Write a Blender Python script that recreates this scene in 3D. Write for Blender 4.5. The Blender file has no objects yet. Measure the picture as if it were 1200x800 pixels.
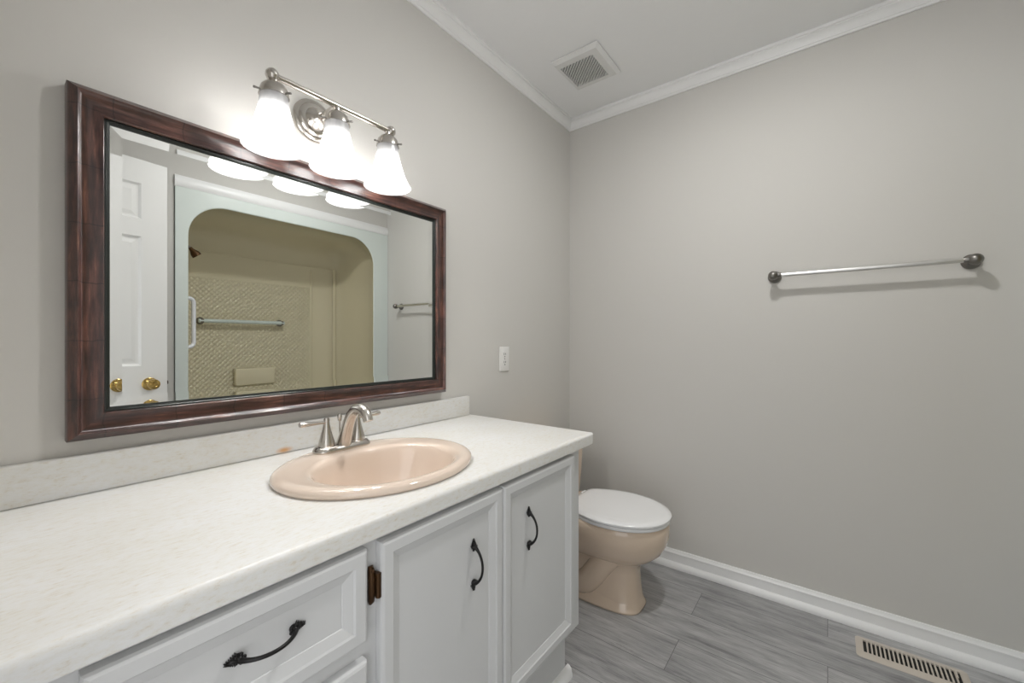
import bpy, bmesh, math, random
from math import pi, sin, cos, tan, radians as R
from mathutils import Vector, Matrix
random.seed(7)
SC = bpy.context.scene
COL = SC.collection

# ---------------------------------------------------------------- camera, world, exposure
cam_d = bpy.data.cameras.new('camera'); cam = bpy.data.objects.new('camera', cam_d); COL.objects.link(cam)
cam_d.sensor_width = 36; cam_d.lens = 483/1200*36; cam_d.shift_y = -1/1200; cam_d.clip_start = .02
cam.location = (1.22, 0, 1.142); cam.rotation_euler = (pi/2, 0, R(37.45))
SC.camera = cam
SC.view_settings.view_transform = 'Standard'; SC.view_settings.look = 'None'
SC.view_settings.gamma = 1; SC.view_settings.use_curve_mapping = False
SC.view_settings.exposure = 0.0
w = bpy.data.worlds.new('world'); SC.world = w; w.use_nodes = True
w.node_tree.nodes['Background'].inputs[0].default_value = (.98, .99, 1, 1)
w.node_tree.nodes['Background'].inputs[1].default_value = 1.9
BULB = 150.0      # emission of each vanity bulb
CEIL = 228.0      # emission of the ceiling bulb

YB = 2.157       # wall behind the toilet
XR = 1.824       # wall opposite the mirror
YF = -.10        # wall with the doorway
ZC = 2.44

# ---------------------------------------------------------------- materials
def mat(name, col, rough=.5, metal=0, **kw):
    m = bpy.data.materials.new(name); m.use_nodes = True
    b = m.node_tree.nodes['Principled BSDF']
    b.inputs['Base Color'].default_value = (*col, 1); b.inputs['Roughness'].default_value = rough
    b.inputs['Metallic'].default_value = metal
    for k, v in kw.items(): b.inputs[k.replace('_', ' ')].default_value = v
    return m
def nn(m, t, **kw):
    n = m.node_tree.nodes.new(t)
    for k, v in kw.items(): setattr(n, k, v)
    return n
def lk(m, a, b): m.node_tree.links.new(a, b)
def bsdf(m): return m.node_tree.nodes['Principled BSDF']
def coords(m, scale=(1, 1, 1), out='Object', rot=(0, 0, 0)):
    t = nn(m, 'ShaderNodeTexCoord'); p = nn(m, 'ShaderNodeMapping')
    p.inputs['Scale'].default_value = scale; p.inputs['Rotation'].default_value = rot
    lk(m, t.outputs[out], p.inputs[0]); return p.outputs[0]
def noise(m, vec, sc, det=4, rough=.5):
    n = nn(m, 'ShaderNodeTexNoise'); n.inputs['Scale'].default_value = sc
    n.inputs['Detail'].default_value = det; n.inputs['Roughness'].default_value = rough
    lk(m, vec, n.inputs['Vector']); return n.outputs['Fac']
def ramp(m, fac, stops):
    r = nn(m, 'ShaderNodeValToRGB'); e = r.color_ramp.elements
    while len(e) < len(stops): e.new(.5)
    for i, (p, c) in enumerate(stops): e[i].position = p; e[i].color = (*c, 1)
    lk(m, fac, r.inputs[0]); return r.outputs[0]
def bump(m, h, strength, dist=.002):
    b = nn(m, 'ShaderNodeBump'); b.inputs['Strength'].default_value = strength; b.inputs['Distance'].default_value = dist
    lk(m, h, b.inputs['Height']); lk(m, b.outputs[0], bsdf(m).inputs['Normal'])
def mix(m, a, b, f, mode='MULTIPLY'):
    x = nn(m, 'ShaderNodeMix', data_type='RGBA', blend_type=mode)
    if isinstance(f, (int, float)): x.inputs[0].default_value = f
    else: lk(m, f, x.inputs[0])
    for s, v in ((x.inputs[6], a), (x.inputs[7], b)):
        if isinstance(v, tuple): s.default_value = (*v, 1)
        else: lk(m, v, s)
    return x.outputs[2]
def math_(m, op, a, b=None):
    n = nn(m, 'ShaderNodeMath', operation=op)
    for s, v in ((0, a), (1, b)):
        if v is None: continue
        if isinstance(v, (int, float)): n.inputs[s].default_value = v
        else: lk(m, v, n.inputs[s])
    return n.outputs[0]

M = {}
m = M['wall'] = mat('wall_paint', (.635, .62, .59), .72, Specular_IOR_Level=.3)
bump(m, noise(m, coords(m), 140, 3), .12, .001)
m = M['ceiling'] = mat('ceiling_paint', (.885, .89, .895), .9)
v = coords(m); bump(m, noise(m, v, 22, 5, .6), .35, .004)
m = M['trim'] = mat('white_trim_paint', (.88, .88, .88), .38)
m = M['cab'] = mat('white_cabinet_paint', (.66, .665, .67), .42)
v = coords(m, (1, 1, .12)); bump(m, noise(m, v, 90, 3), .10, .001)
m = M['door'] = mat('white_door_paint', (.76, .755, .74), .45)
m = M['laminate'] = mat('mottled_cream_laminate', (.78, .76, .72), .35)
v = coords(m, (3.0, 1, 2.6)); f = noise(m, v, 60, 6, .75)
c1 = ramp(m, f, [(.30, (.66, .61, .53)), (.43, (.755, .745, .715)), (.55, (.775, .777, .773)), (.75, (.80, .802, .808))])
v2 = coords(m, (1, .6, 1)); f2 = noise(m, v2, 7, 3)
c2 = ramp(m, f2, [(.35, (.96, .95, .92)), (.65, (1, 1, 1))])
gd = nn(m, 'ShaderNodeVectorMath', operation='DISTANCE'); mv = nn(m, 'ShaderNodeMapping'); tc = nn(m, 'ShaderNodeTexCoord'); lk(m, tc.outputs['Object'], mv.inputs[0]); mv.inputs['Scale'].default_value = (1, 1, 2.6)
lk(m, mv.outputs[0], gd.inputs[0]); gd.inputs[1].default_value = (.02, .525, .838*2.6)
orange_spot = ramp(m, gd.outputs['Value'], [(.006, (.85, .85, .85)), (.026, (0, 0, 0))])  # small orange spot low on the backsplash, mixed into the laminate colour
lk(m, mix(m, mix(m, c1, c2, 1.0), (.62, .28, .05), orange_spot, 'MIX'), bsdf(m).inputs['Base Color']); bump(m, f, .10, .001)
m = M['wood'] = mat('stained_reddish_wood', (.16, .05, .03), .3, Coat_Weight=.6, Coat_Roughness=.12)
u = coords(m, (9, 90, 1), 'UV'); f = noise(m, u, 1.0, 6, .65)
c1 = ramp(m, f, [(.28, (.012, .006, .005)), (.45, (.050, .019, .015)), (.60, (.115, .045, .033)), (.78, (.36, .17, .10))])
u2 = coords(m, (1, 1, 1), 'UV'); big = noise(m, u2, 14, 3)
c2 = ramp(m, big, [(.35, (.40, .36, .38)), (.6, (1, 1, 1))])
sep = nn(m, 'ShaderNodeSeparateXYZ'); lk(m, u2, sep.inputs[0])
wob = math_(m, 'MULTIPLY', noise(m, u2, 45, 2), .012)
fr = math_(m, 'FRACT', math_(m, 'MULTIPLY', math_(m, 'ADD', sep.outputs[0], wob), 1/.118))
band = math_(m, 'ABSOLUTE', math_(m, 'SUBTRACT', fr, .5))
c3 = ramp(m, band, [(.004, (.3, .25, .24)), (.014, (1, 1, 1))])
lk(m, mix(m, mix(m, c1, c2, .8), c3, .85), bsdf(m).inputs['Base Color'])
bump(m, f, .25, .001)
M['liner'] = mat('black_liner', (.012, .016, .014), .35)
M['mirror'] = mat('mirror_silver', (.92, .935, .925), .0, 1)
m = M['nickel'] = mat('brushed_nickel', (.56, .53, .49), .24, 1)
m = M['pewter'] = mat('dark_satin_nickel', (.23, .22, .205), .36, 1)
m = M['bar_steel'] = mat('pale_satin_steel', (.78, .77, .75), .3, 1)
m = M['iron'] = mat('black_wrought_iron', (.012, .011, .011), .33, .4)
m = M['bronze'] = mat('aged_brown_bronze', (.07, .035, .014), .42, .75)
bump(m, noise(m, coords(m), 300, 3), .3, .001)
M['brass'] = mat('polished_brass', (.55, .38, .13), .16, 1)
m = M['sink'] = mat('almond_pink_porcelain', (.75, .62, .52), .09, Coat_Weight=.5)
m = M['toilet'] = mat('tan_porcelain', (.72, .58, .455), .09, Coat_Weight=.4)
M['seat'] = mat('white_seat_plastic', (.87, .87, .875), .16)
M['outlet'] = mat('white_outlet_plastic', (.82, .81, .79), .35)
M['dark'] = mat('dark_slot', (.015, .014, .013), .7)
M['shadowgap'] = mat('duct_dark', (.03, .028, .025), .8)
M['almond_metal'] = mat('almond_enamel_metal', (.62, .56, .49), .4)
M['vent_plastic'] = mat('white_vent_plastic', (.74, .74, .73), .5)
M['flange'] = mat('almond_gelcoat_lit_pale', (.72, .78, .75), .2)  # same almond gelcoat, with its cool pale lighting put into the colour
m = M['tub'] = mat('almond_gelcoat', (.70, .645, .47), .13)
v = coords(m); s = nn(m, 'ShaderNodeSeparateXYZ'); lk(m, v, s.inputs[0])
K = 2*pi/.052
def ss(a, b): return math_(m, 'SINE', math_(m, 'MULTIPLY', math_(m, a, s.outputs[1], s.outputs[2]), b))
pat = math_(m, 'MULTIPLY', ss('ADD', K*.75), ss('SUBTRACT', K*.75))
pat = math_(m, 'POWER', math_(m, 'ABSOLUTE', pat), .6)
k1 = math_(m, 'LESS_THAN', s.outputs[2], 1.60); k2 = math_(m, 'LESS_THAN', s.outputs[1], 1.77); k3 = math_(m, 'GREATER_THAN', s.outputs[0], 2.36)
pat = math_(m, 'MULTIPLY', math_(m, 'MULTIPLY', pat, k1), math_(m, 'MULTIPLY', k2, k3))
bump(m, pat, .8, .008)
M['handle_white'] = mat('white_grab_plastic', (.78, .80, .84), .25)
m = M['clear'] = mat('pale_acrylic', (.62, .70, .68), .12)
m = M['floor'] = mat('grey_vinyl_plank', (.2, .2, .2), .42)
v = coords(m)
br = nn(m, 'ShaderNodeTexBrick', offset=.37, squash=1)
lk(m, v, br.inputs['Vector'])
for k, val in (('Scale', 1), ('Mortar Size', .0012), ('Mortar Smooth', .3), ('Bias', 0), ('Brick Width', 1.22), ('Row Height', .182)): br.inputs[k].default_value = val
br.inputs['Color1'].default_value = (.86, .86, .86, 1); br.inputs['Color2'].default_value = (1.12, 1.12, 1.12, 1); br.inputs['Mortar'].default_value = (.35, .35, .35, 1)
# every plank shifts its own grain
off = nn(m, 'ShaderNodeVectorMath', operation='ADD')
mp = nn(m, 'ShaderNodeVectorMath', operation='MULTIPLY'); lk(m, br.outputs['Color'], mp.inputs[0]); mp.inputs[1].default_value = (13, 7, 0)
lk(m, v, off.inputs[0]); lk(m, mp.outputs[0], off.inputs[1])
st = nn(m, 'ShaderNodeMapping'); st.inputs['Scale'].default_value = (1.5, 11, 1); lk(m, off.outputs[0], st.inputs[0])
g1 = noise(m, st.outputs[0], 2.2, 9, .68)
st2 = nn(m, 'ShaderNodeMapping'); st2.inputs['Scale'].default_value = (4, 90, 1); lk(m, off.outputs[0], st2.inputs[0])
g2 = noise(m, st2.outputs[0], 3, 4, .6)
c1 = ramp(m, g1, [(.25, (.16, .16, .165)), (.42, (.36, .36, .365)), (.56, (.47, .47, .475)), (.75, (.62, .62, .62))])
c2 = ramp(m, g2, [(.3, (.66, .66, .66)), (.6, (1.08, 1.08, 1.08))])
st3 = nn(m, 'ShaderNodeMapping'); st3.inputs['Scale'].default_value = (1.6, 26, 1); lk(m, off.outputs[0], st3.inputs[0])
g3 = noise(m, st3.outputs[0], 2.6, 5, .55)
crack = ramp(m, math_(m, 'ABSOLUTE', math_(m, 'SUBTRACT', g3, .36)), [(.0, (.45, .45, .45)), (.013, (1, 1, 1))])
lk(m, mix(m, mix(m, mix(m, c1, c2, .8), br.outputs['Color'], 1.0), crack, .8), bsdf(m).inputs['Base Color'])
bump(m, g2, .25, .001)
def emat(name, col, s):
    m = bpy.data.materials.new(name); m.use_nodes = True; nt = m.node_tree; nt.nodes.clear()
    o = nt.nodes.new('ShaderNodeOutputMaterial'); e = nt.nodes.new('ShaderNodeEmission')
    e.inputs[0].default_value = (*col, 1); e.inputs[1].default_value = s; nt.links.new(e.outputs[0], o.inputs[0]); return m
M['bulb'] = emat('lit_bulb', (1, .985, .965), BULB)
M['cbulb'] = emat('lit_ceiling_bulb', (1, .995, .98), CEIL)
m = bpy.data.materials.new('frosted_ribbed_glass'); m.use_nodes = True; nt = m.node_tree; nt.nodes.clear(); M['shade'] = m
o = nn(m, 'ShaderNodeOutputMaterial'); tr = nn(m, 'ShaderNodeBsdfTranslucent'); df = nn(m, 'ShaderNodeBsdfDiffuse'); tp = nn(m, 'ShaderNodeBsdfTransparent'); gl = nn(m, 'ShaderNodeBsdfGlossy')
tr.inputs[0].default_value = (.42, .42, .42, 1); df.inputs[0].default_value = (.6, .6, .6, 1); gl.inputs['Roughness'].default_value = .25; tp.inputs[0].default_value = (.97, .97, .97, 1)
a = nn(m, 'ShaderNodeMixShader'); a.inputs[0].default_value = .40; lk(m, tr.outputs[0], a.inputs[1]); lk(m, df.outputs[0], a.inputs[2])
b = nn(m, 'ShaderNodeMixShader'); b.inputs[0].default_value = .30; lk(m, a.outputs[0], b.inputs[1]); lk(m, tp.outputs[0], b.inputs[2])
c = nn(m, 'ShaderNodeMixShader'); c.inputs[0].default_value = .05; lk(m, b.outputs[0], c.inputs[1]); lk(m, gl.outputs[0], c.inputs[2]); lk(m, c.outputs[0], o.inputs[0])

# ---------------------------------------------------------------- mesh helpers
def new(name, bm, m, parent=None, smooth=False, mats=None):
    me = bpy.data.meshes.new(name)
    bmesh.ops.recalc_face_normals(bm, faces=bm.faces)
    bm.to_mesh(me); bm.free()
    for x in (mats or [m]): me.materials.append(x)
    if smooth:
        for p in me.polygons: p.use_smooth = True
        if smooth is not True: me.set_sharp_from_angle(angle=R(smooth))
    o = bpy.data.objects.new(name, me); COL.objects.link(o)
    if parent: o.parent = parent
    return o
def boxv(bm, x0, x1, y0, y1, z0, z1, bev=0, seg=2):
    r = bmesh.ops.create_cube(bm, size=1)
    vs = r['verts']
    for v in vs: v.co = Vector(((x0+x1)/2+v.co.x*(x1-x0), (y0+y1)/2+v.co.y*(y1-y0), (z0+z1)/2+v.co.z*(z1-z0)))
    if bev:
        es = list({e for v in vs for e in v.link_edges})
        bmesh.ops.bevel(bm, geom=es, offset=bev, segments=seg, affect='EDGES', profile=.5)
def box(name, x0, x1, y0, y1, z0, z1, m, parent=None, bev=0, seg=2):
    bm = bmesh.new(); boxv(bm, x0, x1, y0, y1, z0, z1, bev, seg)
    return new(name, bm, m, parent, smooth=40 if bev else False)
def lathev(bm, prof, center, axis='z', n=32, rib=None):
    rings = []
    for (r, h) in prof:
        ring = []
        for i in range(n):
            t = 2*pi*i/n; rr = max(r, 1e-5)
            if rib: rr *= 1+rib(h, t)
            a, b = rr*cos(t), rr*sin(t)
            p = {'z': (a, b, h), 'x': (h, a, b), 'y': (a, h, b)}[axis]
            ring.append(bm.verts.new(Vector(center)+Vector(p)))
        rings.append(ring)
    for A, B in zip(rings, rings[1:]):
        for i in range(n): bm.faces.new((A[i], A[(i+1) % n], B[(i+1) % n], B[i]))
    return rings
def lathe(name, prof, center, m, parent=None, axis='z', n=32, smooth=40, cap=True, rib=None):
    bm = bmesh.new(); rings = lathev(bm, prof, center, axis, n, rib)
    if cap:
        bm.faces.new(rings[0]); bm.faces.new(rings[-1])
    return new(name, bm, m, parent, smooth=smooth)
def tubev(bm, pts, rad, n=12, cap=True, flat=None):
    pts = [Vector(p) for p in pts]; rings = []
    if not isinstance(rad, (list, tuple)): rad = [rad]*len(pts)
    up = None
    for i, p in enumerate(pts):
        d = (pts[min(i+1, len(pts)-1)]-pts[max(i-1, 0)]).normalized()
        if up is None:
            up = Vector((0, 0, 1)) if abs(d.z) < .9 else Vector((1, 0, 0))
        s = d.cross(up).normalized(); up = s.cross(d).normalized()
        ring = []
        for k in range(n):
            t = 2*pi*k/n
            fl = flat if flat else 1
            ring.append(bm.verts.new(p+s*cos(t)*rad[i]+up*sin(t)*rad[i]*fl))
        rings.append(ring)
    for A, B in zip(rings, rings[1:]):
        for k in range(n): bm.faces.new((A[k], A[(k+1) % n], B[(k+1) % n], B[k]))
    if cap: bm.faces.new(rings[0]); bm.faces.new(rings[-1])
def tube(name, pts, rad, m, parent=None, n=14, flat=None):
    bm = bmesh.new(); tubev(bm, pts, rad, n, True, flat); return new(name, bm, m, parent, smooth=50)
def bez(p0, p1, p2, p3, n=12):
    P = [Vector(p) for p in (p0, p1, p2, p3)]; out = []
    for i in range(n+1):
        t = i/n; out.append(P[0]*(1-t)**3+P[1]*3*t*(1-t)**2+P[2]*3*t*t*(1-t)+P[3]*t**3)
    return out
def loft(bm, rings, cap0=True, cap1=True):
    V_ = [[bm.verts.new(p) for p in r] for r in rings]; n = len(V_[0])
    for A, B in zip(V_, V_[1:]):
        for i in range(n): bm.faces.new((A[i], A[(i+1) % n], B[(i+1) % n], B[i]))
    if cap0: bm.faces.new(V_[0])
    if cap1: bm.faces.new(V_[-1])
    return V_
def extrude_profile(name, prof, axis, a, b, m, parent=None, smooth=35):
    """prof: list of (p, q) in the plane across the axis, run from a to b along it"""
    bm = bmesh.new()
    def pt(p, q, s): return Vector((s, p, q)) if axis == 'x' else Vector((p, s, q))
    ra = [pt(p, q, a(p, q) if callable(a) else a) for p, q in prof]; rb = [pt(p, q, b(p, q) if callable(b) else b) for p, q in prof]
    loft(bm, [ra, rb]); return new(name, bm, m, parent, smooth=smooth)
def thing(name, label, cat, loc=(0, 0, 0), group=None):
    o = bpy.data.objects.new(name, None); COL.objects.link(o); o.location = loc; o.empty_display_size = .05
    tag(o, label, cat, group); return o
def tag(o, label, cat, group=None):
    o['label'] = label; o['category'] = cat
    if group: o['group'] = group
    return o
def struct(o, label=None):
    o['kind'] = 'structure'
    if label: o['label'] = label
    return o
def under(root):
    """children are built in world coordinates: keep them there when their thing stands elsewhere"""
    for ch in COL.objects:
        if ch.parent == root and ch.matrix_parent_inverse == Matrix.Identity(4):
            ch.matrix_parent_inverse = Matrix.Translation(root.location).inverted()

# ---------------------------------------------------------------- room shell
struct(box('floor', -.1, XR+.1, -1.3, YB+.1, -.06, 0, M['floor']), 'grey wood-look vinyl plank floor')
struct(box('ceiling', -.1, 2.6, YF-.1, YB+.1, ZC, ZC+.08, M['ceiling']), 'pale grey lightly textured ceiling')
struct(box('wall_left', -.1, 0, YF-.1, YB+.1, 0, ZC, M['wall']), 'greige wall carrying the mirror')
struct(box('wall_back', 0, 2.6, YB, YB+.1, 0, ZC, M['wall']), 'greige wall with the towel bar')
DX0, DX1 = .765, 1.492
bm = bmesh.new()
boxv(bm, 0, DX0, YF-.1, YF, 0, ZC); boxv(bm, DX1, XR+.1, YF-.1, YF, 0, ZC); boxv(bm, DX0, DX1, YF-.1, YF, 2.06, ZC)
struct(new('wall_front', bm, M['wall']), 'greige wall around the doorway')
bm = bmesh.new()
boxv(bm, XR, XR+.1, YF, .705, 0, ZC); boxv(bm, XR, XR+.1, .705, YB, 2.075, ZC)
boxv(bm, XR+.1, 2.6, .60, .70, 0, ZC)
boxv(bm, 2.5, 2.6, .70, YB, 0, ZC)
struct(new('wall_right', bm, M['wall']), 'greige wall above and beside the tub alcove')
# crown moulding
crown = [(0, 2.384), (.007, 2.384), (.009, 2.388), (.009, 2.393), (.012, 2.394), (.014, 2.402), (.020, 2.413), (.027, 2.420), (.031, 2.422), (.031, 2.427), (.036, 2.429), (.036, ZC), (0, ZC)]
struct(extrude_profile('trim_1', crown, 'y', YF, lambda p, q: YB-p, M['trim']), 'white crown moulding above the mirror wall')
struct(extrude_profile('trim_2', [(YB-p, q) for p, q in crown], 'x', lambda p, q: YB-p, lambda p, q: XR-(YB-p), M['trim']), 'white crown moulding above the towel bar wall')
struct(extrude_profile('trim_3', [(XR-p, q) for p, q in crown], 'y', YF, lambda p, q: YB-(XR-p), M['trim']), 'white crown moulding above the tub')
# baseboards with shoe
bb = [(0, 0), (.026, 0), (.027, .008), (.024, .020), (.017, .028), (.012, .030), (.012, .066), (.014, .068), (.014, .073), (.009, .077), (.006, .087), (0, .088)]
struct(extrude_profile('baseboard_back', [(YB-p, q) for p, q in bb], 'x', 0, XR, M['trim']), 'white baseboard with shoe moulding below the towel bar')
struct(extrude_profile('baseboard_left', bb, 'y', 1.245, YB, M['trim']))
struct(extrude_profile('baseboard_right', [(XR-p, q) for p, q in bb], 'y', YF, .70, M['trim']))
# trim above the tub surround
struct(extrude_profile('trim_4', [(XR, 2.042), (XR-.008, 2.042), (XR-.014, 2.052), (XR-.016, 2.075), (XR-.012, 2.096), (XR-.006, 2.107), (XR, 2.107)], 'y', .705, YB, M['trim']), 'white trim strip above the tub surround')
# door casing round the doorway
bm = bmesh.new()
boxv(bm, DX0-.062, DX0, YF, YF+.016, 0, 2.06, .003); boxv(bm, DX1+.012, DX1+.074, YF, YF+.012, 0, 2.06, .003); boxv(bm, DX0-.062, DX1+.074, YF, YF+.012, 2.06, 2.122, .003)
struct(new('trim_5', bm, M['trim'], smooth=40), 'white casing round the doorway')

# ---------------------------------------------------------------- panelled door standing open, seen in the mirror
def panel_face(bm, y0, y1, z0, z1, x, fr, sl, dp, sgn=1):
    """a sunk panel: outer edge, moulding slope, flat field (on plane x, facing sgn*x)"""
    def r(i, d): return [Vector((x-sgn*d, y0+i, z0+i)), Vector((x-sgn*d, y1-i, z0+i)), Vector((x-sgn*d, y1-i, z1-i)), Vector((x-sgn*d, y0+i, z1-i))]
    return [r(0, 0), r(fr, 0), r(fr+sl, dp)]
def six_panel(name):
    W_, H, T = .710, 2.03, .035
    bm = bmesh.new()
    cols = [(.105, .311), (.411, .617)]; rows = [(.245, .80), (1.03, 1.66), (1.735, 1.925)]
    # stiles and rails as one frame, panels sunk and raised
    ys = [0, .103, .305, .405, .604, W_]; zs = [0, .245, .78, 1.005, 1.648, 1.735, 1.912, H]
    for side in (0, 1):
        X = 0 if side == 0 else -T; sg = 1 if side == 0 else -1
        for i in range(5):
            for j in range(7):
                hole = i in (1, 3) and j in (1, 3, 5)
                if not hole:
                    bm.faces.new([bm.verts.new((X, ys[a], zs[b])) for a, b in ((i, j), (i+1, j), (i+1, j+1), (i, j+1))])
                else:
                    y0, y1, z0, z1 = ys[i], ys[i+1], zs[j], zs[j+1]
                    def rr(k, d): return [(X-sg*d, y0+k, z0+k), (X-sg*d, y1-k, z0+k), (X-sg*d, y1-k, z1-k), (X-sg*d, y0+k, z1-k)]
                    loft(bm, [rr(0, 0), rr(.010, .010), rr(.018, .010), rr(.036, .006)], cap0=False, cap1=True)
    for q in (((0, 0, 0), (0, W_, 0), (-T, W_, 0), (-T, 0, 0)), ((0, 0, H), (0, W_, H), (-T, W_, H), (-T, 0, H)), ((0, 0, 0), (0, 0, H), (-T, 0, H), (-T, 0, 0)), ((0, W_, 0), (0, W_, H), (-T, W_, H), (-T, W_, 0))):
        bm.faces.new([bm.verts.new(p) for p in q])
    bmesh.ops.remove_doubles(bm, verts=bm.verts, dist=1e-5)
    o = new(name, bm, M['door'])
    return o
door = struct(six_panel('door_1'), 'white six-panel door standing open, with a brass knob')
door.location = (1.482, YF+.004, .012); door.rotation_euler = (0, 0, -math.atan2(.103, .713))
for s, x0 in ((-1, 0), (1, 0)):
    pass
kn = [(.032, 0), (.032, .004), (.027, .008), (.012, .012), (.011, .022), (.018, .028), (.025, .038), (.0265, .047), (.024, .056), (.014, .061), (.009, .059), (.001, .0585)]
# door-local: the mirror-facing side looks towards -x
lathe('door_knob', [(r, -h) for r, h in kn], (-.035, .637, .912), M['brass'], door, axis='x')
lathe('door_knob', kn, (0, .637, .912), M['brass'], door, axis='x')
bm = bmesh.new(); boxv(bm, -.028, -.007, .7095, .7115, .885, .94, 0); new('latch_plate', bm, M['brass'], door)
bm = bmesh.new(); boxv(bm, -.024, -.011, .7115, .720, .904, .922, .002); new('latch_bolt', bm, M['bronze'], door, smooth=40)
for z in (.2, 1.02, 1.82):
    tube('hinge', [(.004, -.002, z-.045), (.004, -.002, z+.045)], .006, M['brass'], door)

# ---------------------------------------------------------------- tub and shower unit
tub = thing('tub_shower_unit', 'one-piece almond tub and shower surround with arched opening, seen in the mirror', 'shower', (XR+.3, 1.43, 0))
N = 96
def rrect(y0, y1, z0, z1, rt, rb, x, n=N):
    """rounded rectangle sampled by angle about its centre; rt / rb: radii of the top and bottom corners"""
    cy, cz = (y0+y1)/2, (z0+z1)/2; out = []
    pts = []
    def arc(cx, cz_, r, a0, a1):
        for k in range(13):
            t = a0+(a1-a0)*k/12; pts.append((cx+r*cos(t), cz_+r*sin(t)))
    arc(y1-rb, z0+rb, rb, -pi/2, 0); arc(y1-rt, z1-rt, rt, 0, pi/2); arc(y0+rt, z1-rt, rt, pi/2, pi); arc(y0+rb, z0+rb, rb, pi, 3*pi/2)
    # straight runs get a few points of their own so every ring has the same count
    res = []
    P = pts+[pts[0]]
    for i in range(len(pts)):
        a, b = P[i], P[i+1]; res.append(a)
        if i in (12, 25, 38, 51):
            for k in range(1, 4): res.append((a[0]+(b[0]-a[0])*k/4, a[1]+(b[1]-a[1])*k/4))
    return [Vector((x, p, q)) for p, q in res]
FX = 1.812
O = dict(y0=.770, y1=2.018, z0=.45, z1=1.965)
bm = bmesh.new()
loft(bm, [rrect(.707, YB-.002, .0, 2.040, .003, .003, FX+.05), rrect(.707, YB-.002, .0, 2.040, .003, .003, FX),
          rrect(O['y0']-.004, O['y1']+.004, O['z0']-.004, O['z1']+.004, .205, .05, FX),
          rrect(O['y0'], O['y1'], O['z0'], O['z1'], .20, .05, FX+.006)], cap0=False, cap1=False)
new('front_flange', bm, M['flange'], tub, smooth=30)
bm = bmesh.new()
loft(bm, [rrect(O['y0'], O['y1'], O['z0'], O['z1'], .20, .05, FX+.006), rrect(O['y0']-.004, O['y1']+.006, O['z0']-.01, O['z1']+.006, .20, .05, FX+.03),
          rrect(.752, 2.062, .43, 1.985, .17, .06, FX+.075), rrect(.758, 2.056, .20, 1.975, .14, .10, 2.22), rrect(.775, 2.040, .14, 1.955, .12, .12, 2.31),
          rrect(.80, 2.015, .12, 1.93, .12, .12, 2.365), rrect(.845, 1.970, .12, 1.89, .10, .10, 2.395)], cap0=False, cap1=True)
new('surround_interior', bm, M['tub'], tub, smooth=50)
# moulded ledge line round the upper wall and a vertical rib on the back wall
extrude_profile('moulded_ledge', [(2.41, 1.775), (2.388, 1.785), (2.386, 1.792), (2.41, 1.797)], 'y', .86, 1.965, M['tub'], tub)
tube('moulded_rib', [(2.397, 1.79, .5), (2.397, 1.79, 1.76)], .009, M['tub'], tub)
tube('moulded_rib', [(2.372, 1.985, .5), (2.372, 1.985, 1.78)], .016, M['tub'], tub)
# soap dish
bm = bmesh.new(); boxv(bm, 2.335, 2.40, 1.19, 1.47, .80, .93, .012, 3); new('soap_shelf', bm, M['tub'], tub, smooth=40)
# tub apron rim
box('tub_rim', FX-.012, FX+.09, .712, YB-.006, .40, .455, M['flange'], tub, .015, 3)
under(tub)
# things mounted in the shower
gb = thing('grab_bar', 'white curved vertical grab bar on the shower opening edge', 'grab bar', (1.88, .775, 1.25))
tube('bar', bez((1.875, .768, 1.402), (1.895, .822, 1.40), (1.895, .816, 1.385), (1.895, .816, 1.34), 8)+bez((1.895, .816, 1.17), (1.895, .816, 1.12), (1.895, .822, 1.105), (1.875, .768, 1.100), 8), .0115, M['handle_white'], gb)
lathe('mounting_foot', [(.02, 0), (.02, .008), (.012, .014)], (1.875, .757, 1.402), M['handle_white'], gb, axis='y')
lathe('mounting_foot', [(.02, 0), (.02, .008), (.012, .014)], (1.875, .757, 1.100), M['handle_white'], gb, axis='y')
under(gb)
sb = thing('shower_towel_bar', 'clear pale bar across the patterned back wall of the shower', 'towel bar', (2.35, 1.25, 1.285))
tube('bar', [(2.345, .965, 1.284), (2.345, 1.54, 1.284)], .014, M['clear'], sb)
for yy in (.985, 1.525):
    lathe('bracket', [(.026, 0), (.026, .008), (.016, .016), (.016, .06), (.010, .066)], (2.398, yy, 1.284), M['pewter'], sb, axis='x').scale = (1, 1, 1)
for o in [c for c in COL.objects if c.parent == sb and c.name.startswith('bracket')]:
    o.data.transform(Matrix.Translation((2.398, 0, 0)) @ Matrix.Scale(-1, 4, (1, 0, 0)) @ Matrix.Translation((-2.398, 0, 0)))
under(sb)
sh = tub
hd = tube('shower_arm', bez((2.08, .75, 1.76), (2.08, .80, 1.765), (2.08, .83, 1.755), (2.08, .85, 1.735), 8), .009, M['pewter'], sh)
bm = bmesh.new()
tubev(bm, [(2.08, .845, 1.742), (2.08, .856, 1.728), (2.08, .872, 1.708), (2.08, .884, 1.693)], [.010, .013, .026, .028], 16); o = new('shower_head', bm, M['bronze'], sh, smooth=40); o['label'] = 'dark shower head'
under(tub)

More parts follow.
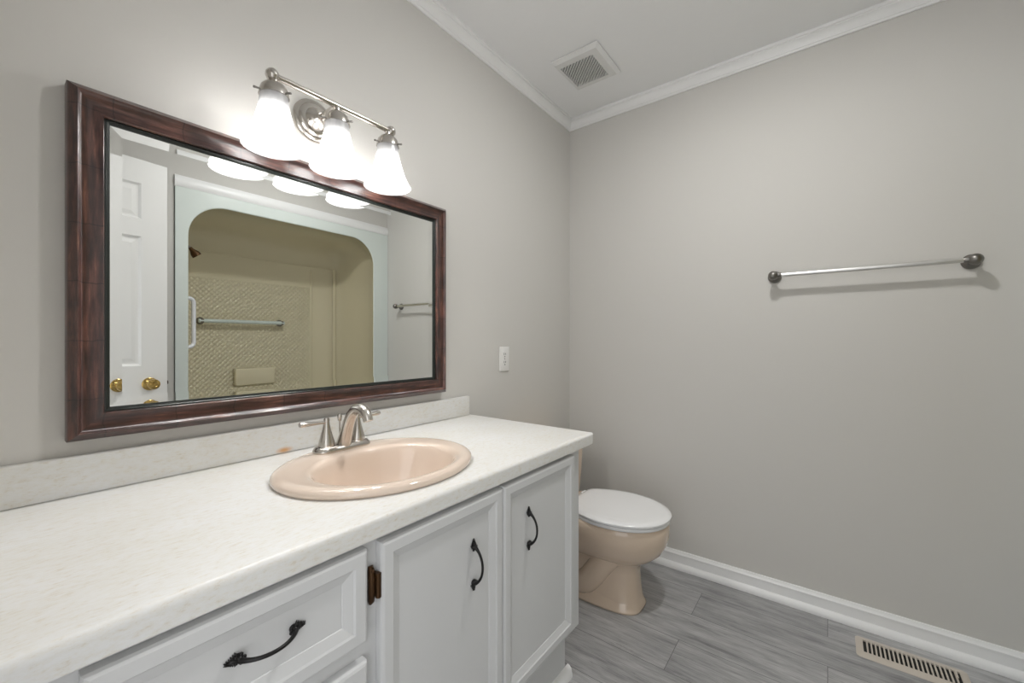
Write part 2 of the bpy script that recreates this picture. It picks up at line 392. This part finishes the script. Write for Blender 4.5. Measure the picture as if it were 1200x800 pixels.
# ---------------------------------------------------------------- vanity cabinet
van = thing('vanity_cabinet', 'long white vanity cabinet under the cream countertop', 'cabinet', (.28, .56, 0))
VX, VY1, VY0 = .565, 1.218, YF+.004
bm = bmesh.new()
def fbox(*a): boxv(bm, *a)
fbox(.545, VX, VY0, VY1, .766, .793); fbox(.545, VX, VY0, VY1, .205, .255)
for ya, yb in ((VY0, .085), (.405, .460), (.775, .817), (1.140, VY1)): fbox(.545, VX, ya, yb, .2551, .7659)
for za, zb in ((.575, .627), (.383, .435)): fbox(.545, VX, .0851, .4049, za, zb)
new('face_frame', bm, M['cab'], van)
bm = bmesh.new()
boxv(bm, .004, .5449, VY1-.018, VY1, .2051, .7929); boxv(bm, .004, .4969, VY1-.018, VY1, 0, .2049); boxv(bm, .004, .5449, VY0, VY0+.018, .0, .7929)
boxv(bm, .004, .5449, VY0+.0181, VY1-.0181, .206, .222); boxv(bm, .004, .012, VY0+.0181, VY1-.0181, .2221, .55)
new('carcass', bm, M['cab'], van)
bm = bmesh.new(); boxv(bm, .497, .513, VY0, VY1, 0, .2049); new('toe_kick', bm, M['cab'], van)
sp = [(.513, 0), (.532, 0), (.532, .008), (.528, .028), (.521, .036), (.513, .038)]
extrude_profile('shoe_moulding', sp, 'y', VY0, VY1+.018, M['trim'], van)
def leaf_pull(parent, c, axis, L=.118, out=.024):
    """black bail pull with a leaf-shaped foot at each end; c = centre on the door face, axis 'y' or 'z'"""
    bm = bmesh.new()
    c = Vector(c); A = Vector((0, 1, 0)) if axis == 'y' else Vector((0, 0, 1)); B = A.cross(Vector((1, 0, 0))); Xx = Vector((1, 0, 0))
    h = L*.34
    pts = bez(c-A*h+Xx*.009, c-A*h*.55+Xx*(out+.012), c+A*h*.55+Xx*(out+.012), c+A*h+Xx*.009, 14)
    tubev(bm, pts, [.0042]+[.0036, .0032, .003]+[.0029]*7+[.003, .0032, .0036]+[.0042], 10)
    for s in (-1, 1):
        e = c+A*s*h
        # boss
        tubev(bm, [e, e+Xx*.006, e+Xx*.012], [.0062, .0058, .002], 10)
        # berry cluster
        for k in range(5):
            t = 2*pi*k/5; q = e+(A*cos(t)+B*sin(t))*.006+Xx*.005
            r = bmesh.ops.create_icosphere(bm, subdivisions=1, radius=.0032, matrix=Matrix.Translation(q))
        # leaf blade: pointed with lobes
        tip = e+A*s*(L*.5-h)
        n = 6
        for k in range(n):
            f0 = k/n; p = e+(tip-e)*(f0*.9+.05); wd = .0092*(1-f0)**1.1+.0006
            for sd in (-1, 1):
                tubev(bm, [p+Xx*.0015, p+B*sd*wd*.6+A*s*.002+Xx*.0032, p+B*sd*wd+A*s*.004+Xx*.0008], [.0022, .0018, .0005], 6)
        tubev(bm, [e+Xx*.003, e+(tip-e)*.5+Xx*.0035, tip+Xx*.001], [.0042, .003, .0006], 8)
    o = new('handle', bm, M['iron'], parent, smooth=60); o['label'] = 'black wrought leaf-ended pull'
    return o
def front(name, y0, y1, z0, z1, fr=.024, sl=.019, dp=.009):
    bm = bmesh.new(); x0, x1 = VX+.0005, VX+.020
    def r(i, x): return [Vector((x, y0+i, z0+i)), Vector((x, y1-i, z0+i)), Vector((x, y1-i, z1-i)), Vector((x, y0+i, z1-i))]
    loft(bm, [r(0, x0), r(0, x1-.006), r(.002, x1-.002), r(.006, x1), r(fr, x1), r(fr+.003, x1-.003), r(fr+sl, x1-dp), r(fr+sl+.001, x1-dp-.0015), r(fr+sl+.02, x1-dp-.0015)])
    return new(name, bm, M['cab'], van, smooth=12)
d1 = front('door', .446, .7945, .234, .778); leaf_pull(d1, (VX+.0105, .695, .630), 'z')
d2 = front('door', .7985, 1.157, .234, .780); leaf_pull(d2, (VX+.0105, .914, .634), 'z')
dr = front('drawer', .070, .418, .617, .779); leaf_pull(dr, (VX+.0105, .258, .706), 'y', .108)
dr2 = front('drawer', .070, .418, .425, .585); leaf_pull(dr2, (VX+.0105, .255, .505), 'y', .108)
dr3 = front('drawer', .070, .418, .234, .393); leaf_pull(dr3, (VX+.0105, .255, .314), 'y', .108)
def hinge(z, par):
    bm = bmesh.new()
    # leaf on the face frame: rounded strip with pointed ends
    tubev(bm, [(VX+.002, .4335, z-.034), (VX+.0045, .4335, z-.028), (VX+.006, .4335, z-.01), (VX+.006, .4335, z+.01), (VX+.0045, .4335, z+.027), (VX+.002, .4335, z+.034)], [.003, .006, .0068, .0068, .006, .0045], 10)
    boxv(bm, VX, VX+.010, .434, .4455, z-.021, z+.021, .002)
    tubev(bm, [(VX+.013, .4425, z-.022), (VX+.013, .4425, z+.022)], .0052, 10)
    r = bmesh.ops.create_icosphere(bm, subdivisions=2, radius=.0035, matrix=Matrix.Translation((VX+.010, .4335, z+.027)))
    o = new('hinge', bm, M['bronze'], par, smooth=50); o['label'] = 'aged bronze cabinet hinge'
hinge(.703, d1); hinge(.31, d1)
box('hinge', VX, VX+.012, 1.1572, 1.1602, .672, .702, M['pewter'], d2)
under(van)

# ---------------------------------------------------------------- countertop
ct = thing('countertop', 'cream mottled laminate countertop with backsplash on the white vanity', 'countertop', (.29, .6, .793))
CY1, CT = 1.285, .829
SX, SY = .327, .617           # sink centre
bm = bmesh.new(); boxv(bm, .0005, .588, YF+.002, CY1, .793, CT)
es = [e for e in bm.edges if all(v.co.x > .5 for v in e.verts) and all(v.co.z > .8 for v in e.verts) or all(v.co.y > 1.2 for v in e.verts) and all(v.co.x > .5 for v in e.verts)]
bmesh.ops.bevel(bm, geom=es, offset=.011, segments=5, affect='EDGES', profile=.5)
es = [e for e in bm.edges if all(v.co.y > 1.27 and v.co.z > CT-.0005 for v in e.verts) and abs(e.verts[0].co.x-e.verts[1].co.x) > .3]
if es: bmesh.ops.bevel(bm, geom=es, offset=.004, segments=3, affect='EDGES', profile=.5)
outerL = {}
for zz in (CT, .793):
    f_ = max((f for f in bm.faces if all(abs(v.co.z-zz) < 1e-4 for v in f.verts)), key=lambda f: f.calc_area())
    es = list(f_.edges); bmesh.ops.delete(bm, geom=[f_], context='FACES_ONLY')
    ring = [bm.verts.new((SX+.188*cos(2*pi*i/64), SY+.218*sin(2*pi*i/64), zz)) for i in range(64)]
    re_ = [bm.edges.new((ring[i], ring[(i+1) % 64])) for i in range(64)]
    bmesh.ops.triangle_fill(bm, edges=es+re_, use_beauty=True)
    outerL[zz] = ring
A_, B_ = outerL[CT], outerL[.793]
for i in range(64): bm.faces.new((A_[i], A_[(i+1) % 64], B_[(i+1) % 64], B_[i]))
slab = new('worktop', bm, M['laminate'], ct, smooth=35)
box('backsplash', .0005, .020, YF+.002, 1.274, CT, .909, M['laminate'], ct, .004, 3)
under(ct)

# ---------------------------------------------------------------- sink
sk = thing('sink', 'oval almond-pink porcelain drop-in sink in the cream countertop', 'sink', (SX, SY, CT))
n = 72
def ell(cx, cy, rx, ry, z, p=2.0):
    out = []
    for i in range(n):
        t = 2*pi*i/n; c_, s_ = cos(t), sin(t)
        out.append(Vector((cx+rx*math.copysign(abs(c_)**(2/p), c_), cy+ry*math.copysign(abs(s_)**(2/p), s_), z)))
    return out
bx_, by_ = .363, SY
prof = [(SX, .208, .238, CT-.002), (SX, .217, .247, CT+.0005), (SX, .2205, .2505, CT+.006), (SX, .219, .249, CT+.012), (SX, .213, .243, CT+.0165), (SX, .204, .234, CT+.019),
        (SX+.006, .192, .225, CT+.0195), (bx_-.004, .162, .200, CT+.018), (bx_, .153, .190, CT+.0165), (bx_, .147, .184, CT+.012), (bx_, .143, .179, CT+.003),
        (bx_, .137, .171, CT-.02), (bx_, .128, .158, CT-.05), (bx_-.002, .112, .138, CT-.085), (bx_-.005, .088, .108, CT-.112), (bx_-.008, .055, .066, CT-.128), (bx_-.01, .024, .026, CT-.134)]
bm = bmesh.new(); loft(bm, [ell(a, by_+.004, b*.975, c*(.978 if c > .22 else .965), d) for a, b, c, d in prof], cap0=False, cap1=True)
new('basin', bm, M['sink'], sk, smooth=True)
lathe('drain', [(.024, -.001), (.024, .002), (.019, .003), (.017, 0), (.001, .001)], (bx_-.01, by_, CT-.134), M['nickel'], sk)
under(sk)

# ---------------------------------------------------------------- faucet
fc = thing('faucet', 'brushed nickel two-handle faucet on the back of the almond sink', 'faucet', (.163, .615, CT+.019))
fx, fy, fz = .163, .615, CT+.0185
bm = bmesh.new()
def stad(rx, ry, z, n=40):
    out = []
    for i in range(n):
        t = 2*pi*i/n; c_, s_ = cos(t), sin(t); L_ = ry-rx
        out.append(Vector((fx+rx*c_, fy+rx*s_+(L_ if s_ > 0 else -L_ if s_ < 0 else 0), z)))
    return out
loft(bm, [stad(.028, .080, fz), stad(.029, .081, fz+.003), stad(.0285, .0805, fz+.006), stad(.025, .077, fz+.011), stad(.021, .073, fz+.0145), stad(.018, .07, fz+.015)])
new('deck_plate', bm, M['nickel'], fc, smooth=35)
cone = [(.0215, .008), (.0212, .015), (.0205, .0155), (.020, .024), (.0185, .03), (.0145, .045), (.0105, .06), (.008, .072), (.0072, .08), (.0078, .084), (.0060, .089), (.001, .090)]
for s in (-1, 1):
    h = lathe('handle', cone, (fx, fy+s*.045, fz), M['nickel'], fc)
    tube('lever', [(fx, fy+s*.047, fz+.078), (fx, fy+s*.07, fz+.079), (fx+.001, fy+s*.095, fz+.080), (fx+.001, fy+s*.112, fz+.081), (fx+.001, fy+s*.116, fz+.081)], [.0052, .0056, .0075, .0088, .0075], M['nickel'], h, flat=.8)
path = bez((fx+.006, fy, fz+.010), (fx+.022, fy, fz+.045), (fx+.036, fy, fz+.112), (fx+.080, fy, fz+.116), 12)+bez((fx+.084, fy, fz+.116), (fx+.10, fy, fz+.116), (fx+.116, fy, fz+.108), (fx+.122, fy, fz+.088), 6)
rr = [.0205, .0195, .0185, .0175, .0165, .0158, .0152, .0148, .0144, .014, .0138, .0136, .0135]+[.0135, .0135, .0134, .0132, .013, .0128, .0122]
tube('spout', path, rr, M['nickel'], fc, n=20)
lathe('lift_rod', [(.002, 0), (.002, .06), (.0048, .062), (.0062, .07), (.0058, .077), (.003, .081), (.001, .081)], (fx-.014, fy, fz+.012), M['nickel'], fc, n=16)
under(fc)

# ---------------------------------------------------------------- mirror
mr = thing('wall_mirror', 'large rectangular mirror in a reddish brown wood frame on the left wall', 'mirror', (0, .62, .94))
MY0, MY1, MZ0, MZ1 = .111, 1.129, .9405, 1.6575
prof = [(0, .001), (0, .026), (.003, .031), (.009, .036), (.0115, .0405), (.0135, .042), (.0158, .0408), (.018, .0375), (.0205, .0345), (.026, .0325), (.034, .0315), (.042, .0320), (.048, .0336), (.0515, .0345), (.0528, .0330), (.0532, .0270)]
prof2 = [(.0530, .0262), (.0562, .0265), (.0572, .0250), (.0580, .0250), (.0625, .0238), (.0630, .0190)]
def frame_mesh(prof, name, m):
    bm = bmesh.new(); uv = bm.loops.layers.uv.new('UVMap')
    cs = [(MY0, MZ0, 1, 1), (MY1, MZ0, -1, 1), (MY1, MZ1, -1, -1), (MY0, MZ1, 1, -1)]
    for k in range(4):
        a, b = cs[k], cs[(k+1) % 4]; off = (0, 1.3, 2.7, 4.1)[k]
        for (w0, h0), (w1, h1) in zip(prof, prof[1:]):
            P = []
            for (c_, w_, h_) in ((a, w0, h0), (b, w0, h0), (b, w1, h1), (a, w1, h1)):
                P.append(Vector((h_, c_[0]+c_[2]*w_, c_[1]+c_[3]*w_)))
            f_ = bm.faces.new([bm.verts.new(p) for p in P])
            for lp, w_ in zip(f_.loops, (w0, w0, w1, w1)):
                along = (lp.vert.co.y-MY0) if k % 2 == 0 else (lp.vert.co.z-MZ0)
                lp[uv].uv = (along+off, w_)
    o = new(name, bm, m, mr)
    return o
fo = frame_mesh(prof, 'frame', M['wood'])
# smooth across the profile only: weld each rail's own strips
bmx = bmesh.new(); bmx.from_mesh(fo.data)
bmesh.ops.remove_doubles(bmx, verts=bmx.verts, dist=1e-5); bmesh.ops.recalc_face_normals(bmx, faces=bmx.faces); bmx.to_mesh(fo.data); bmx.free()
for p in fo.data.polygons: p.use_smooth = True
fo.data.set_sharp_from_angle(angle=R(38))
frame_mesh(prof2, 'liner', M['liner'])
GY0, GY1, GZ0, GZ1 = MY0+.0605, MY1-.0605, MZ0+.0605, MZ1-.0605
GX = .020; bw = .0215; tl = bw*tan(R(2.1))
bm = bmesh.new()
q = lambda i, x: [Vector((x, GY0+i, GZ0+i)), Vector((x, GY1-i, GZ0+i)), Vector((x, GY1-i, GZ1-i)), Vector((x, GY0+i, GZ1-i))]
loft(bm, [q(0, .006), q(0, GX+tl), q(bw, GX)])
new('mirror_glass', bm, M['mirror'], mr)
under(mr)

# ---------------------------------------------------------------- vanity light
vl = thing('vanity_light', 'brushed nickel three-lamp fixture with frosted bell shades above the mirror', 'light fixture', (0, .617, 1.795))
BXc, BZ = .132, 1.797
lathe('backplate', [(.062, .001), (.062, .006), (.058, .011), (.050, .013), (.047, .018), (.040, .021), (.034, .022), (.030, .028), (.022, .034), (.012, .042), (.009, .05)], (0, .617, 1.795), M['nickel'], vl, axis='x', n=48)
tube('arm', [(.045, .617, 1.795), (BXc, .617, BZ)], .008, M['nickel'], vl)
tube('crossbar', [(BXc, .452, BZ), (BXc, .790, BZ)], .0078, M['nickel'], vl, n=20)
for s, yy in ((-1, .450), (1, .792)):
    o = lathe('end_cap', [(.0078, -.010), (.012, -.008), (.0155, -.002), (.0165, .004), (.0135, .011), (.007, .0165), (.001, .018)], (0, 0, 0), M['nickel'], vl, axis='y', n=28)
    o.data.transform(Matrix.Translation((BXc, yy, BZ)) @ Matrix.Scale(s, 4, (0, 1, 0)))
def rib(h, t): return .012*cos(36*t) if h < -.008 else 0
for yy in (.452, .617, .784):
    h = lathe('lamp_holder', [(.006, .002), (.0085, -.008), (.0085, -.014), (.013, -.017), (.022, -.022), (.029, -.030), (.0325, -.040), (.034, -.048), (.0345, -.052), (.032, -.052), (.031, -.044), (.02, -.028), (.004, -.022)], (BXc, yy, BZ), M['nickel'], vl, n=40)
    for k in range(3):
        t = 2*pi*k/3+.5
        tube('thumb_screw', [(BXc+.031*cos(t), yy+.031*sin(t), BZ-.046), (BXc+.046*cos(t), yy+.046*sin(t), BZ-.0475)], [.0022, .003], M['pewter'], h, n=8)
    sp = [(.030, -.046), (.0310, -.052), (.0318, -.058), (.0335, -.073), (.037, -.092), (.042, -.113), (.0485, -.134), (.056, -.152), (.0635, -.165), (.0695, -.1735), (.071, -.177)]
    bm = bmesh.new()
    ri = [(r-.0022, z) for r, z in sp]
    outer = [(r, z) for r, z in sp]; full = outer+[(.0703, -.1785)]+ri[::-1]
    rings = lathev(bm, full, (BXc, yy, BZ), 'z', 72, lambda z, t: .010*cos(24*t) if z < -.05 else 0)
    A, B = rings[-1], rings[0]
    for i in range(72): bm.faces.new((A[i], A[(i+1) % 72], B[(i+1) % 72], B[i]))
    o = new('glass_shade', bm, M['shade'], h, smooth=60); o['label'] = 'frosted ribbed bell glass shade'
    b_ = lathe('bulb', [(.001, -.160), (.012, -.158), (.021, -.151), (.026, -.140), (.0265, -.130), (.023, -.116), (.016, -.102), (.0135, -.092)], (BXc, yy, BZ), M['bulb'], h, n=24)
    lathe('bulb_socket', [(.0137, -.094), (.024, -.092), (.0245, -.088), (.018, -.07), (.015, -.04)], (BXc, yy, BZ), M['seat'], h, n=20)
under(vl)

# ---------------------------------------------------------------- ceiling lamp (above the view)
LX, LY = 1.02, 1.20
cl = thing('ceiling_lamp', 'round white recessed ceiling light in the middle of the ceiling', 'light fixture', (LX, LY, ZC))
lathe('trim_ring', [(.098, 0), (.098, -.003), (.090, -.008), (.077, -.009), (.073, -.004), (.073, 0)], (LX, LY, ZC), M['trim'], cl, cap=False)
lathe('lens', [(.072, -.001), (.072, -.004), (.064, -.012), (.040, -.018), (.001, -.020)], (LX, LY, ZC), M['cbulb'], cl)
under(cl)

# ---------------------------------------------------------------- outlet
ol = thing('wall_outlet', 'white duplex electrical outlet on the left wall right of the mirror', 'outlet', (0, 1.528, 1.056))
box('cover_plate', .0005, .006, 1.493, 1.563, .998, 1.114, M['outlet'], ol, .0025, 3)
for z in (1.075, 1.037):
    bm = bmesh.new(); tubev(bm, [(.006, 1.528, z), (.0075, 1.528, z)], .0165, 28); s_ = new('socket', bm, M['outlet'], ol, smooth=40)
    bm = bmesh.new(); boxv(bm, .0072, .0079, 1.5210, 1.5235, z-.001, z+.009); boxv(bm, .0072, .0079, 1.5325, 1.5350, z, z+.008); tubev(bm, [(.0072, 1.528, z-.008), (.0079, 1.528, z-.008)], .0028, 12)
    new('slot', bm, M['dark'], s_)
lathe('screw', [(.003, 0), (.0025, .0012), (.001, .0012)], (.006, 1.528, 1.056), M['nickel'], ol, axis='x', n=12)
under(ol)

# ---------------------------------------------------------------- towel bar
tb = thing('towel_bar', 'satin nickel towel bar on the greige wall', 'towel bar', (1.334, YB, 1.42))
TY = YB-.062; TZ = 1.422
tube('bar', [(1.045, TY, TZ), (1.612, TY, TZ)], .0093, M['bar_steel'], tb, n=20)
for x, s in ((1.034, 1), (1.624, -1)):
    o = lathe('post', [(.026, 0), (.026, -.006), (.022, -.012), (.013, -.018), (.011, -.030), (.013, -.040), (.0175, -.050), (.0195, -.060), (.0185, -.070), (.012, -.079), (.001, -.082)], (x, YB-.001, TZ), M['pewter'], tb, axis='y', n=32)
    tube('collar', [(x+s*.012, TY, TZ), (x+s*.026, TY, TZ), (x+s*.030, TY, TZ)], [.0115, .0108, .009], M['pewter'], o)
under(tb)

# ---------------------------------------------------------------- ceiling fan grille
ev = thing('exhaust_vent', 'square white exhaust fan grille in the ceiling corner', 'vent', (.315, 1.755, ZC))
VX0, VX1, VYa, VYb = .198, .430, 1.634, 1.890
gx0, gx1, gy0, gy1 = .222, .385, 1.678, 1.850
bm = bmesh.new()
def r4(x0, x1, y0, y1, z): return [Vector((x0, y0, z)), Vector((x1, y0, z)), Vector((x1, y1, z)), Vector((x0, y1, z))]
loft(bm, [r4(VX0, VX1, VYa, VYb, ZC-.002), r4(VX0, VX1, VYa, VYb, ZC-.008), r4(VX0+.012, VX1-.014, VYa+.014, VYb-.014, ZC-.020), r4(gx0, gx1, gy0, gy1, ZC-.022), r4(gx0, gx1, gy0, gy1, ZC-.006)], cap0=True, cap1=False)
new('cover', bm, M['vent_plastic'], ev, smooth=20)
box('dark_duct', gx0, gx1, gy0, gy1, ZC-.0062, ZC-.003, M['dark'], ev)
bm = bmesh.new()
# diagonal slats clipped to the square opening
d = Vector((gx1-gx0, -(gy1-gy0), 0)).normalized(); nrm = Vector((-d.y, d.x, 0)); c0 = Vector(((gx0+gx1)/2, (gy0+gy1)/2, ZC-.014))
hx, hy = (gx1-gx0)/2, (gy1-gy0)/2
for k in range(-13, 14):
    o_ = nrm*(k*.0118); ts = []
    for ax, hh in ((0, hx), (1, hy)):
        for sg in (-1, 1):
            t = (sg*hh-o_[ax])/d[ax]; q_ = o_+d*t
            if abs(q_[1-ax]) <= (hy if ax == 0 else hx)+1e-6: ts.append(t)
    if len(ts) < 2 or max(ts)-min(ts) < .004: continue
    a_, b_ = c0+o_+d*min(ts), c0+o_+d*max(ts); wv = nrm*.0026; hv = Vector((0, 0, .006))
    loft(bm, [[a_-wv-hv, a_+wv-hv, a_+wv+hv, a_-wv+hv], [b_-wv-hv, b_+wv-hv, b_+wv+hv, b_-wv+hv]])
new('slats', bm, M['vent_plastic'], ev)
under(ev)

# ---------------------------------------------------------------- floor register
rg_ = thing('floor_register', 'almond metal floor register with slats beside the baseboard', 'vent', (1.45, 2.01, 0))
X0, X1, Y0, Y1 = 1.303, 1.600, 1.948, 2.078
a0, a1, b0, b1 = X0+.022, X1-.022, Y0+.030, Y1-.026
def rnd(x0, x1, y0, y1, r, z, k=4):
    out = []
    for cx, cy, s0 in ((x1-r, y1-r, 0), (x0+r, y1-r, pi/2), (x0+r, y0+r, pi), (x1-r, y0+r, 3*pi/2)):
        for i in range(k+1):
            t = s0+pi/2*i/k; out.append(Vector((cx+r*cos(t), cy+r*sin(t), z)))
    return out
bm = bmesh.new()
loft(bm, [rnd(X0, X1, Y0, Y1, .014, .0005), rnd(X0, X1, Y0, Y1, .014, .002), rnd(X0+.008, X1-.008, Y0+.008, Y1-.008, .010, .0065), rnd(a0, a1, b0, b1, .001, .007), rnd(a0, a1, b0, b1, .001, .002)], cap0=False, cap1=False)
new('face_plate', bm, M['almond_metal'], rg_, smooth=30)
box('dark_duct', a0, a1, b0, b1, .0005, .0015, M['dark'], rg_)
bm = bmesh.new(); ns = 21
for i in range(1, ns):
    x = a0+(a1-a0)*i/ns
    boxv(bm, x-.0024, x+.0024, b0, b1, .0025, .0066)
new('slats', bm, M['almond_metal'], rg_)
box('damper_lever', a1-.012, a1-.007, b0+.035, b1-.005, .0066, .0095, M['almond_metal'], rg_, .001)
under(rg_)

# ---------------------------------------------------------------- toilet
tt = thing('toilet', 'tan porcelain toilet with a closed white seat lid beside the vanity', 'toilet', (.35, 1.735, 0))
ty = 1.735; NT = 64
def sec(xb, xf, hw, z, pf=2.2, pb=3.0, yo=0):
    """plan section: back edge xb, front edge xf, half width hw; front and back superellipse powers"""
    xc = xb+(xf-xb)*.52; out = []
    for i in range(NT):
        t = 2*pi*i/NT; c_, s_ = cos(t), sin(t); p = pf if c_ >= 0 else pb
        rx = (xf-xc) if c_ >= 0 else (xc-xb)
        out.append(Vector((xc+rx*math.copysign(abs(c_)**(2/p), c_), ty+yo+hw*math.copysign(abs(s_)**(2/p), s_), z)))
    return out
bm = bmesh.new()
loft(bm, [sec(.20, .592, .098, .0005, 3.4, 4), sec(.20, .592, .098, .012, 3.4, 4), sec(.21, .584, .090, .03, 3.4, 4), sec(.215, .578, .082, .09, 3.2, 4), sec(.22, .576, .078, .15, 3, 4),
          sec(.215, .580, .084, .185, 2.8, 3.6), sec(.20, .605, .104, .205, 2.5, 3.4), sec(.19, .640, .132, .225, 2.3, 3.2), sec(.18, .672, .156, .255, 2.2, 3), sec(.17, .690, .171, .29, 2.15, 3),
          sec(.165, .699, .179, .325, 2.1, 3), sec(.16, .700, .181, .355, 2.1, 3), sec(.16, .698, .180, .372, 2.1, 3), sec(.165, .690, .173, .380, 2.1, 3), sec(.18, .67, .155, .381, 2.1, 3)])
bowl = new('bowl', bm, M['toilet'], tt, smooth=True)
# trapway bulges on both flanks of the pedestal
for s in (-1, 1):
    bm = bmesh.new()
    pts = bez((.50, ty+s*.050, .235), (.40, ty+s*.085, .16), (.40, ty+s*.075, .05), (.30, ty+s*.06, .06), 14)+bez((.27, ty+s*.058, .07), (.22, ty+s*.055, .12), (.22, ty+s*.05, .2), (.24, ty+s*.05, .28), 8)
    tubev(bm, pts, .052, 20); new('trapway', bm, M['toilet'], tt, smooth=60)
bm = bmesh.new()
loft(bm, [sec(.06, .596, .106, .0005, 3.6, 6), sec(.06, .596, .106, .008, 3.6, 6), sec(.07, .588, .099, .022, 3.6, 6), sec(.09, .582, .089, .045, 3.4, 6), sec(.12, .576, .078, .07, 3.2, 6)])
new('foot', bm, M['toilet'], tt, smooth=True)
for s in (-1, 1): lathe('bolt_cap', [(.014, 0), (.013, .008), (.008, .013), (.001, .014)], (.33, ty+s*.098, .022), M['toilet'], tt)
# tank and lid
bm = bmesh.new()
def tk(x0, x1, hw, z, r=.03): return rnd(x0, x1, ty-hw, ty+hw, r, z, 6)
loft(bm, [tk(.03, .185, .185, .352), tk(.025, .197, .198, .362), tk(.022, .205, .205, .47), tk(.02, .212, .212, .628)])
tank = new('tank', bm, M['toilet'], tt, smooth=35)
bm = bmesh.new()
loft(bm, [tk(.012, .218, .216, .628), tk(.008, .222, .220, .634), tk(.008, .222, .220, .650), tk(.014, .215, .213, .659), tk(.04, .19, .19, .663)])
new('tank_lid', bm, M['toilet'], tt, smooth=35)
bm = bmesh.new(); tubev(bm, [(.205, ty-.15, .585), (.224, ty-.15, .585), (.232, ty-.15, .585)], [.012, .012, .008], 14); tubev(bm, [(.228, ty-.15, .585), (.230, ty-.11, .583), (.230, ty-.08, .579)], [.005, .006, .007], 10)
new('flush_lever', bm, M['nickel'], tt, smooth=50)
# bridge between bowl and tank
box('tank_shelf', .05, .26, ty-.11, ty+.11, .28, .3515, M['toilet'], tt, .02, 3)
# seat ring and lid: cut straight at the back
def seatsec(xb, xf, hw, z):
    out = []; xc = xb+(xf-xb)*.46; bk = .118*hw/.187
    for i in range(NT):
        t = 2*pi*i/NT; c_, s_ = cos(t), sin(t); sg = math.copysign(1, s_) if abs(s_) > 1e-6 else 0
        if c_ >= -1e-6: x = xc+(xf-xc)*max(c_, 0)**(2/2.1); y = hw*sg*abs(s_)**(2/2.1)
        else:
            u_ = (math.acos(min(1, abs(s_))))/(pi/2)
            if u_ < .72: k_ = u_/.72; x = xc-(xc-xb)*(k_*.985); y = sg*(hw-(hw-bk)*k_**1.9)
            else: k_ = (u_-.72)/.28; x = xb+.0*k_; y = sg*(bk-.012)*(1-k_)
        out.append(Vector((x, ty+y, z)))
    return out
bm = bmesh.new()
loft(bm, [seatsec(.285, .699, .182, .3815), seatsec(.283, .702, .185, .386), seatsec(.283, .702, .185, .391), seatsec(.287, .698, .181, .395)])
new('seat', bm, M['seat'], tt, smooth=45)
bm = bmesh.new()
loft(bm, [seatsec(.287, .700, .183, .3965), seatsec(.283, .705, .188, .400), seatsec(.283, .706, .189, .407), seatsec(.288, .700, .183, .4135), seatsec(.30, .680, .166, .4165), seatsec(.32, .65, .14, .4175)])
new('seat_lid', bm, M['seat'], tt, smooth=45)
for s in (-1, 1):
    tube('seat_hinge', [(.272, ty+s*.075-.02, .396), (.272, ty+s*.075+.02, .396)], .011, M['seat'], tt)
under(tt)
